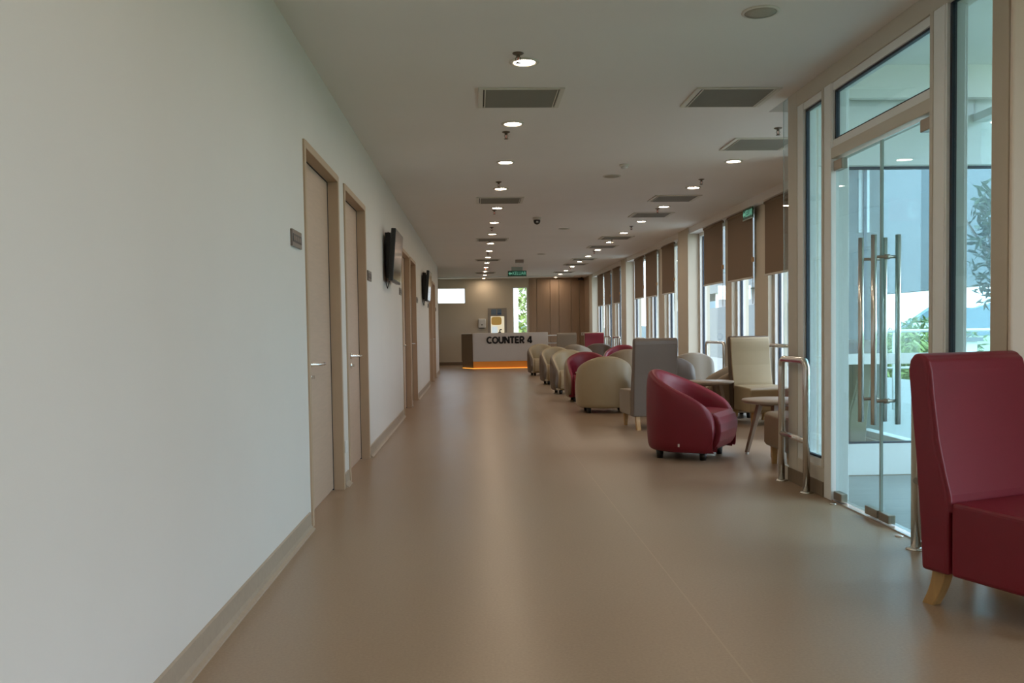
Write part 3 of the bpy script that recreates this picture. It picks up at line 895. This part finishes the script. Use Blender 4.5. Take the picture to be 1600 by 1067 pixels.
dc = empty('dome_camera', (0.93, 13.4, HC), 0, 'black dome security camera on the ceiling in the middle of the hall', 'camera')
MB().lathe([(0.065, 0), (0.065, -0.03), (0.055, -0.04)], 0, 0, 0, 24).build('mount_base', M['ceilwhite'], dc)
MB().lathe([(0.052, -0.04), (0.050, -0.07), (0.036, -0.095), (0.004, -0.108)], 0, 0, 0, 24).build('dome', M['black'], dc)
MB().lathe([(0.016, 0), (0.018, -0.02), (0.004, -0.024)], 0.0, -0.045, -0.06, 12).build('lens', M['white'], dc)

bc = empty('corner_camera', (3.45, 29.1, HC), 0, 'small dark security camera at the ceiling corner above the wood panelling', 'camera')
MB().lathe([(0.03, 0), (0.03, -0.03)], 0, 0, 0, 16).build('mount_base', M['black'], bc)
MB().box(-0.12, 0.06, -0.045, 0.045, -0.10, -0.03).build('housing', M['black'], bc, bevel=0.015)

el = empty('emergency_light', (1.06, 21.5, HC), 0, 'small box emergency light on the ceiling in front of the exit sign', 'emergency light')
MB().box(-0.10, 0.10, -0.05, 0.05, -0.075, 0).build('housing', M['signmark'], el, bevel=0.006)
MB().box(-0.10, 0.10, -0.055, 0.05, -0.105, -0.077).build('diffuser', M['white'], el, bevel=0.006)

# exit signs
def exit_sign(loc, rz, w, h, drop, label):
    root = empty('exit_sign', loc, rz, label, 'exit sign', 'green exit signs')
    MB().box(-w * 0.30, w * 0.30, -0.006, 0.006, -drop, 0).build('mount_bar', M['acrylic'], root, bevel=0.004)
    pn = MB().box(-w / 2, w / 2, -0.008, 0.008, -drop - h, -drop).build('sign_panel', M['green'], root, bevel=0.003)
    MB().box(-w / 2 - 0.006, w / 2 + 0.006, -0.010, 0.010, -drop - h - 0.012, -drop - h).build('edge_strip', M['acrylic'], root)
    text_mesh('lettering', 'KELUAR', h * 0.86, 'greenlit', pn, (w * 0.11, -0.0095, -drop - h * 0.5), (PI / 2, 0, 0), 0.001, 0.0015, 0.80 * w / h / 3.4)
    a = MB()
    cx, cz, s = -w * 0.37, -drop - h * 0.5, h * 0.33
    a.prism([(cx - s, cz), (cx, cz + s), (cx, cz + s * 0.4), (cx + s, cz + s * 0.4), (cx + s, cz - s * 0.4), (cx, cz - s * 0.4), (cx, cz - s)], 'y', -0.0105, -0.008)
    a.build('arrow', M['greenlit'], pn)
    return root
exit_sign((1.117, 24.0, HC), 0, 0.50, 0.145, 0.10, 'green exit sign hanging in front of the reception counter')
exit_sign((3.615, 11.78, 2.712), math.radians(-90), 0.42, 0.135, 0.012, 'green exit sign at the top of a brown blind by the window wall')

# ------------------------------------------------------------------ left wall fittings
def door_sign(y, label, n):
    o = empty('door_sign', (XL, y, 1.662), 0, label, 'sign', 'door name plates')
    MB().box(0, 0.012, -0.13, 0.13, -0.046, 0.046).build('plate', M['signbrown'], o, bevel=0.002)
    MB().box(0.012, 0.014, -0.115, 0.115, -0.022, 0.022).build('band', M['signdark'], o)
    t = MB()
    for k in range(n):
        t.box(0.014, 0.0148, -0.10 + 0.05 * k, -0.065 + 0.05 * k, -0.012, 0.012)
    t.build('relief_marks', M['signbrown'], o)
    return o
for k, y in enumerate((5.0, 8.38, 11.78, 15.10, 18.6, 21.98)):
    door_sign(y, 'small dark name plate on the left wall, %s from the viewer' % ORD[k], 4 if k % 2 == 0 else 3)

ws = empty('wall_socket', (XL, 6.70, 0.295), 0, 'small white wall socket low between the two nearest doors', 'socket')
MB().box(0, 0.010, -0.045, 0.045, -0.045, 0.045).build('face_plate', M['white'], ws, bevel=0.004)
MB().box(0.010, 0.013, -0.012, 0.012, -0.022, 0.018).build('rocker', M['white'], ws, bevel=0.001)

def make_tv():
    root = empty('wall_television')
    # x out from the wall, y along the wall, origin at the screen centre on the wall
    pl = MB().box(0, 0.02, -0.12, 0.12, -0.20, 0.20).box(0.02, 0.028, -0.03, 0.03, -0.28, 0.28)
    pl.build('wall_plate', M['black'], root)
    for z in (-0.10, 0.10):
        MB().tube([(0.02, 0.0, z), (0.05, -0.20, z), (0.085, -0.05, z)], 0.013, 8).build('swing_arm', M['black'], root)
    for y in (-0.30, 0.28):
        MB().box(0.02, 0.08, y - 0.02, y + 0.02, -0.25, 0.24).build('bracket_rail', M['black'], root, bevel=0.004)
    t = math.radians(4.5)
    def sl(p): return (p[0] * math.cos(t) + p[2] * math.sin(t) + 0.005, p[1], p[2] * math.cos(t) - p[0] * math.sin(t))
    b = MB().box(0.075, 0.125, -0.47, 0.47, -0.28, 0.28); b.v = [sl(p) for p in b.v]
    bo = b.build('cabinet', M['black'], root, bevel=0.006)
    s = MB().box(0.125, 0.1265, -0.455, 0.455, -0.255, 0.265); s.v = [sl(p) for p in s.v]
    s.build('screen', M['screen'], bo)
    c = MB().tube([(0.06, -0.30, -0.20), (0.05, -0.30, -0.30), (0.03, -0.26, -0.36), (0.01, -0.22, -0.30), (0.01, -0.2, -0.1)], 0.005, 6)
    c.build('cable', M['black'], root)
    return root
for y, lab in ((10.10, 'black wall television on a bracket between the second and third doors'), (16.90, 'black wall television on a bracket between the fourth and fifth doors')):
    place('tv', (), make_tv, (XL, y), 0, lab, 'television', 'wall televisions').location.z = 1.975

# ------------------------------------------------------------------ reception counter
ct = empty('reception_counter', (1.0, 27.0, 0), 0, 'white reception counter with amber lit plinth and black lettering', 'counter')
yf = 26.5
def loc(o): return o
body = MB().prism([(-0.11, yf), (2.12, yf), (2.12, yf + 0.28), (-0.0, yf + 0.28)], 'z', 0.21, 1.05)
body.build('front_panel', M['counterwhite'], ct, bevel=0.008, world=True)
sd_ = MB().prism([(-0.118, yf + 0.004), (-0.006, yf + 0.284), (-0.12, yf + 0.75), (-0.46, yf + 0.62)], 'z', 0.21, 1.035)
sd_.build('side_panel', M['counterside'], ct, bevel=0.02, world=True)
pl_ = MB().prism([(-0.10, yf + 0.035), (2.10, yf + 0.035), (2.10, yf + 0.25), (0.0, yf + 0.25)], 'z', 0.012, 0.21)
pl_.build('lit_plinth', M['amber'], ct, world=True)
ps_ = MB().prism([(-0.108, yf + 0.04), (-0.01, yf + 0.25), (-0.12, yf + 0.70), (-0.43, yf + 0.61)], 'z', 0.012, 0.21)
ps_.build('side_plinth', M['counterside'], ct, world=True)
MB().box(-0.10, 2.10, yf + 0.012, yf + 0.034, 0.0, 0.012).build('light_strip', M['amberhot'], ct, world=True)
MB().prism([(-0.43, yf + 0.58), (-0.118, yf + 0.012), (-0.10, yf + 0.03), (-0.42, yf + 0.60)], 'z', 0.0, 0.012).build('light_strip', M['amberhot'], ct, world=True)
MB().box(2.10, 2.75, yf + 0.1, yf + 0.8, 0.93, 0.965).build('worktop', M['counterwhite'], ct, bevel=0.006, world=True)
MB().box(2.70, 2.74, yf + 0.12, yf + 0.78, 0.0, 0.93).build('end_leg', M['counterside'], ct, world=True)
MB().box(-0.05, 2.74, yf + 0.28, yf + 0.80, 0.70, 0.735).build('desk', M['counterwhite'], ct, world=True)
def ribbon(mb, pts, w, y0, y1):
    rows = []
    n = len(pts)
    closed = pts[0] == pts[-1]
    for i, (x, z) in enumerate(pts):
        if closed:
            p, q = pts[(i - 1) % (n - 1)], pts[(i + 1) % (n - 1)]
        else:
            p, q = pts[max(0, i - 1)], pts[min(n - 1, i + 1)]
        dx, dz = q[0] - p[0], q[1] - p[1]; L = math.hypot(dx, dz)
        nx, nz = -dz / L * w / 2, dx / L * w / 2
        rows.append([(x + nx, y0, z + nz), (x - nx, y0, z - nz), (x - nx, y1, z - nz), (x + nx, y1, z + nz)])
    mb.grid(rows, closed=True)
    mb._add(rows[0], [(0, 1, 2, 3)]); mb._add(rows[-1], [(0, 1, 2, 3)])
    mb.sm = [False] * len(mb.sm)
def arc(cx, cz, rx, rz, a0, a1, n=18):
    return [(cx + rx * math.cos(math.radians(a0 + (a1 - a0) * k / n)), cz + rz * math.sin(math.radians(a0 + (a1 - a0) * k / n))) for k in range(n + 1)]
o_ring = arc(.46, .5, .36, .41, 0, 360, 28); o_ring[-1] = o_ring[0]
GLYPH = {'C': (.80, [arc(.46, .5, .36, .41, 48, 312)]), 'O': (.92, [o_ring]),
         'U': (.82, [[(.13, 1)] + arc(.41, .37, .28, .28, 180, 360, 12) + [(.69, 1)]]),
         'N': (.84, [[(.13, 0), (.13, 1)], [(.15, .93), (.69, .07)], [(.71, 0), (.71, 1)]]),
         'T': (.72, [[(.03, .91), (.69, .91)], [(.36, 0), (.36, .90)]]),
         'E': (.68, [[(.13, 0), (.13, 1)], [(.15, .91), (.62, .91)], [(.15, .5), (.57, .5)], [(.15, .09), (.62, .09)]]),
         'R': (.76, [[(.13, 0), (.13, 1)], [(.14, .91), (.38, .91)] + arc(.40, .68, .22, .23, 90, -90, 12) + [(.38, .45), (.14, .45)], [(.36, .44), (.66, 0.0)]]),
         '4': (.80, [[(.54, 0), (.54, 1)], [(.50, .93), (.09, .30)], [(.05, .26), (.76, .26)]])}
gx = 0.30; gh = 0.205
sc_ = 1.36 / (sum(GLYPH[ch][0] for ch in 'COUNTER4') + 0.36) / gh
for ch in 'COUNTER 4':
    if ch == ' ':
        gx += 0.36 * gh * sc_; continue
    wd, strokes = GLYPH[ch]
    mb = MB()
    for st in strokes:
        ribbon(mb, [(gx + x * gh * sc_, 0.735 + z * gh) for x, z in st], 0.25 * gh, yf - 0.014, yf + 0.002)
    mb.build('letter', M['letters'], ct, world=True)
    gx += wd * gh * sc_

td = empty('tap_dispenser', (0.70, 26.66, 1.05), 0, 'small dark object standing on the counter top in front of the display', 'dispenser')
MB().lathe([(0.045, 0), (0.045, 0.02), (0.02, 0.03), (0.018, 0.07)], 0, 0, 0, 16).build('base', M['black'], td)
MB().tube([(0, 0, 0.06), (0.01, 0, 0.095), (0.06, 0, 0.10)], 0.018, 8).build('spout', M['black'], td)

# ------------------------------------------------------------------ things on the end wall
sp = empty('soap_dispenser', (0.19, YF, 1.21), 0, 'white wall-mounted towel dispenser on the end wall', 'dispenser')
MB().box(-0.12, 0.12, -0.13, 0, 0.0, 0.30).build('case', M['white'], sp, bevel=0.025, seg=3)
MB().lathe([(0.022, 0), (0.022, 0.006)], 0.0, -0.136, 0.10, 16, axis='y').build('viewing_window', M['signdark'], sp)
MB().box(-0.10, 0.08, -0.11, -0.02, -0.022, 0.0).build('outlet_slot', M['black'], sp)

db = empty('notice_display', (0.695, YF, 0.75), 0, 'grey framed display board with cream and ochre picture on the end wall', 'display board')
MB().box(-0.31, 0.31, -0.03, 0, 0.0, 1.10).build('backing_board', M['greyboard'], db, bevel=0.004)
pic = MB().box(-0.215, 0.225, -0.042, -0.03, 0.12, 0.83).build('picture', M['creamglow'], db)  # brightness comes from an added glow, no lamp behind it
q = []
for k in range(28):
    a = 2 * PI * k / 28
    cx = math.copysign(abs(math.cos(a)) ** 0.45, math.cos(a)); cz = math.copysign(abs(math.sin(a)) ** 0.45, math.sin(a))
    q.append((-0.03 + 0.17 * cx, 0.68 + 0.135 * cz))
MB().prism(q, 'y', -0.0445, -0.042).build('ochre_shape', M['ochreglow'], pic)
MB().box(-0.19, 0.0, -0.0445, -0.042, 0.14, 0.50).build('pale_blue_patch', M['blueglow'], pic)
MB().box(-0.20, -0.03, -0.036, -0.03, 0.88, 1.06).build('blue_leaflet', M['notice'], db)
lf2 = MB().box(0.0, 0.14, -0.036, -0.03, 0.88, 1.06).build('blue_leaflet', M['notice'], db)
MB().box(0.01, 0.13, -0.038, -0.036, 0.89, 0.94).build('dark_band', M['noticegrey'], lf2)

so = empty('panel_socket', (3.52, YF - 0.035, 0.965), 0, 'white double socket on the brown wood panelling', 'socket')
MB().box(-0.075, 0.075, -0.012, 0, -0.05, 0.05).build('face_plate', M['white'], so, bevel=0.004)
MB().box(-0.05, -0.02, -0.015, -0.012, -0.02, 0.02).box(0.02, 0.05, -0.015, -0.012, -0.02, 0.02).build('rocker', M['signmark'], so)

pw = empty('wall_partition', (3.5, 8.8, 0), kind='structure')
pw['label'] = 'grey partition with a service door seen through the glass entrance'
B('partition', 3.12, 4.0, 8.72, 8.765, 0, HC, 'partition', pw)
dp = B('service_door', 3.50, 3.95, 8.70, 8.72, 0, 2.05, 'partition', pw, 0.004)
dp.name = 'service_door'
B('vision_strip', 3.80, 3.84, 8.695, 8.70, 1.05, 1.85, 'acrylic', pw)
B('door_stop', 3.46, 3.50, 8.69, 8.72, 0, 2.09, 'partition', pw)
# red fire sign projecting from the pier seen through the sidelight
fs = empty('fire_sign', (3.58, 8.712, 2.27), 0, 'red and white sign seen through the far sidelight', 'sign')
MB().box(-0.30, 0.0, -0.006, 0.006, -0.11, 0.11).build('sign_panel', M['redsign'], fs, bevel=0.002)
MB().box(-0.285, -0.18, -0.0075, -0.006, -0.085, 0.085).build('white_field', M['white'], fs)
MB().box(-0.27, -0.225, -0.009, -0.0075, -0.02, 0.02).build('pictogram', M['redsign'], fs)

# ------------------------------------------------------------------ outside
gr = MB().box(-300, 700, -300, 900, -12.2, -12)
tag(gr.build('ground_outside', M['ground']), kind='structure')

def leaf_cloud(mb, c, r, n, size, rnd):
    for _ in range(n):
        while True:
            p = Vector((rnd.uniform(-1, 1), rnd.uniform(-1, 1), rnd.uniform(-1, 1)))
            if 0.2 < p.length < 1: break
        p = Vector((p.x * r[0], p.y * r[1], p.z * r[2])) + Vector(c)
        a = Vector((rnd.uniform(-1, 1), rnd.uniform(-1, 1), rnd.uniform(-1, .5))).normalized()
        b = a.cross(Vector((rnd.uniform(-1, 1), rnd.uniform(-1, 1), rnd.uniform(-1, 1)))).normalized()
        s = size * rnd.uniform(0.6, 1.3)
        mb._add([p - a * s, p + b * s * 0.24, p + a * s, p - b * s * 0.24], [(0, 1, 2, 3)])

def make_tree(loc, h, cr, n, size, mat, label, seed, group='trees outside the windows'):
    rnd = random.Random(seed)
    o = empty('tree', loc, 0, label, 'tree', group)
    t = MB().tube([(0, 0, 0), (0.02 * h, 0, h * 0.35), (0, 0.02 * h, h * 0.7), (0.01 * h, 0, h * 0.93)], h * 0.022, 8, h * 0.006)
    for k in range(6):
        a = rnd.uniform(0, 2 * PI); z = h * rnd.uniform(0.5, 0.75)
        t.tube([(0, 0, z), (math.cos(a) * cr * 0.5, math.sin(a) * cr * 0.5, z + h * 0.1), (math.cos(a) * cr * 0.8, math.sin(a) * cr * 0.8, z + h * 0.18)], h * 0.008, 6, h * 0.003)
    t.build('trunk', M['bark'], o)
    lm = MB()
    for k in range(9):
        a = rnd.uniform(0, 2 * PI); d = rnd.uniform(0, cr * 0.65); z = h * rnd.uniform(0.5, 0.92)
        leaf_cloud(lm, (math.cos(a) * d, math.sin(a) * d, z), (cr * 0.5, cr * 0.5, h * 0.12), n // 9, size, rnd)
    me_o = lm.build('foliage', M[mat], o)
    me_o['kind'] = 'stuff'
    return o

# slim tree standing on the terrace seen through the near sidelight
make_tree((5.43, 9.1, -0.02), 2.72, 0.42, 900, 0.075, 'leafdark', 'slender dark leaved tree seen through the sidelight by the beige column', 3, 'terrace tree')
for k, (x, y, h, cr, mt, lab) in enumerate((
        (40.2, 81, 13.3, 4.5, 'leaf', 'broad green tree beyond the terrace railing'),
        (61, 120, 14.3, 5.0, 'leaf', 'farther green tree behind the white building'),
        (35.5, 73, 12.3, 3.6, 'leafpale', 'pale green tree in front of the white building'),
        (56, 106, 13.6, 5.5, 'leaf', 'green tree at the right behind the terrace railing'))):
    make_tree((x, y, -12), h, cr, 1500, 0.55, mt, lab, 20 + k)
make_tree((2.35, 36.5, -12), 17.0, 2.1, 2600, 0.26, 'leafpale', 'yellow green tree outside the tall slit window', 41)
wc = empty('outside_column', (1.30, 31.5, -12), 0, 'white column outside the tall slit window', 'column')
MB().box(-0.30, 0.18, -0.25, 0.25, 0, 18).build('shaft', M['outwhite'], wc, bevel=0.02)
MB().box(-0.36, 0.24, -0.31, 0.31, 17.6, 18.1).build('cap', M['outwhite'], wc)

bd = empty('white_building', (47.5, 96, -12), 0, 'small white building among trees seen through the glass door', 'building')
MB().box(-5, 5, -4, 4, 0, 11.2).build('wall', M['outwhite'], bd)
MB().box(-5.4, 5.4, -4.4, 4.4, 11.2, 11.6).build('roof', M['outgrey'], bd)
MB().box(1.5, 4.0, -3, 3, 11.6, 13.2).build('roof_hut', M['outwhite'], bd)
for i in range(4):
    for j in range(3):
        wo = MB().box(-4.2 + 2.3 * i, -2.9 + 2.3 * i, -4.05, -3.98, 1.6 + 3.3 * j, 3.4 + 3.3 * j).build('window', M['outglass'], bd)

nb = empty('neighbouring_wing', (13, 34, -12), 0, 'pale grey neighbouring wing with an open gallery across the terrace', 'building')
MB().box(0, 4, 4.0, 34, 0, 14.15).build('parapet_wall', M['outgrey'], nb)
MB().box(0, 4, -26.0, 34, 14.95, 21).build('upper_storey', M['outgrey'], nb)
MB().box(-0.05, 0.3, -26.0, 4.0, 14.1, 14.95).build('fascia', M['outgrey'], nb)
for k in range(6):
    MB().box(0.2, 0.8, 4.4 + 5 * k, 5.0 + 5 * k, 14.15, 14.95).build('gallery_post', M['outwhite'], nb)

rl = empty('terrace_railing', (6.2, 12.0, 0), 0, 'thin white terrace railing outside the windows', 'railing')
MB().tube([(-1.9, 0, 1.05), (5, 0, 1.05)], 0.022, 8).build('top_rail', M['outwhite'], rl)
MB().tube([(-1.9, 0, 0.55), (5, 0, 0.55)], 0.015, 8).build('lower_rail', M['outwhite'], rl)
for k in range(6):
    MB().tube([(-1.9 + 1.38 * k, 0, -0.02), (-1.9 + 1.38 * k, 0, 1.05)], 0.018, 8).build('post', M['outwhite'], rl)

hl = MB()
pts = [(-100, 0)] + [(-100 + 40 * k, 22 + 16 * math.sin(k * 0.9) + 9 * math.sin(k * 2.3 + 1)) for k in range(26)] + [(900, 0)]
hl.prism([(x, z - 12) for x, z in pts], 'y', 880, 890)
tag(hl.build('hills', M['hill']), kind='structure')
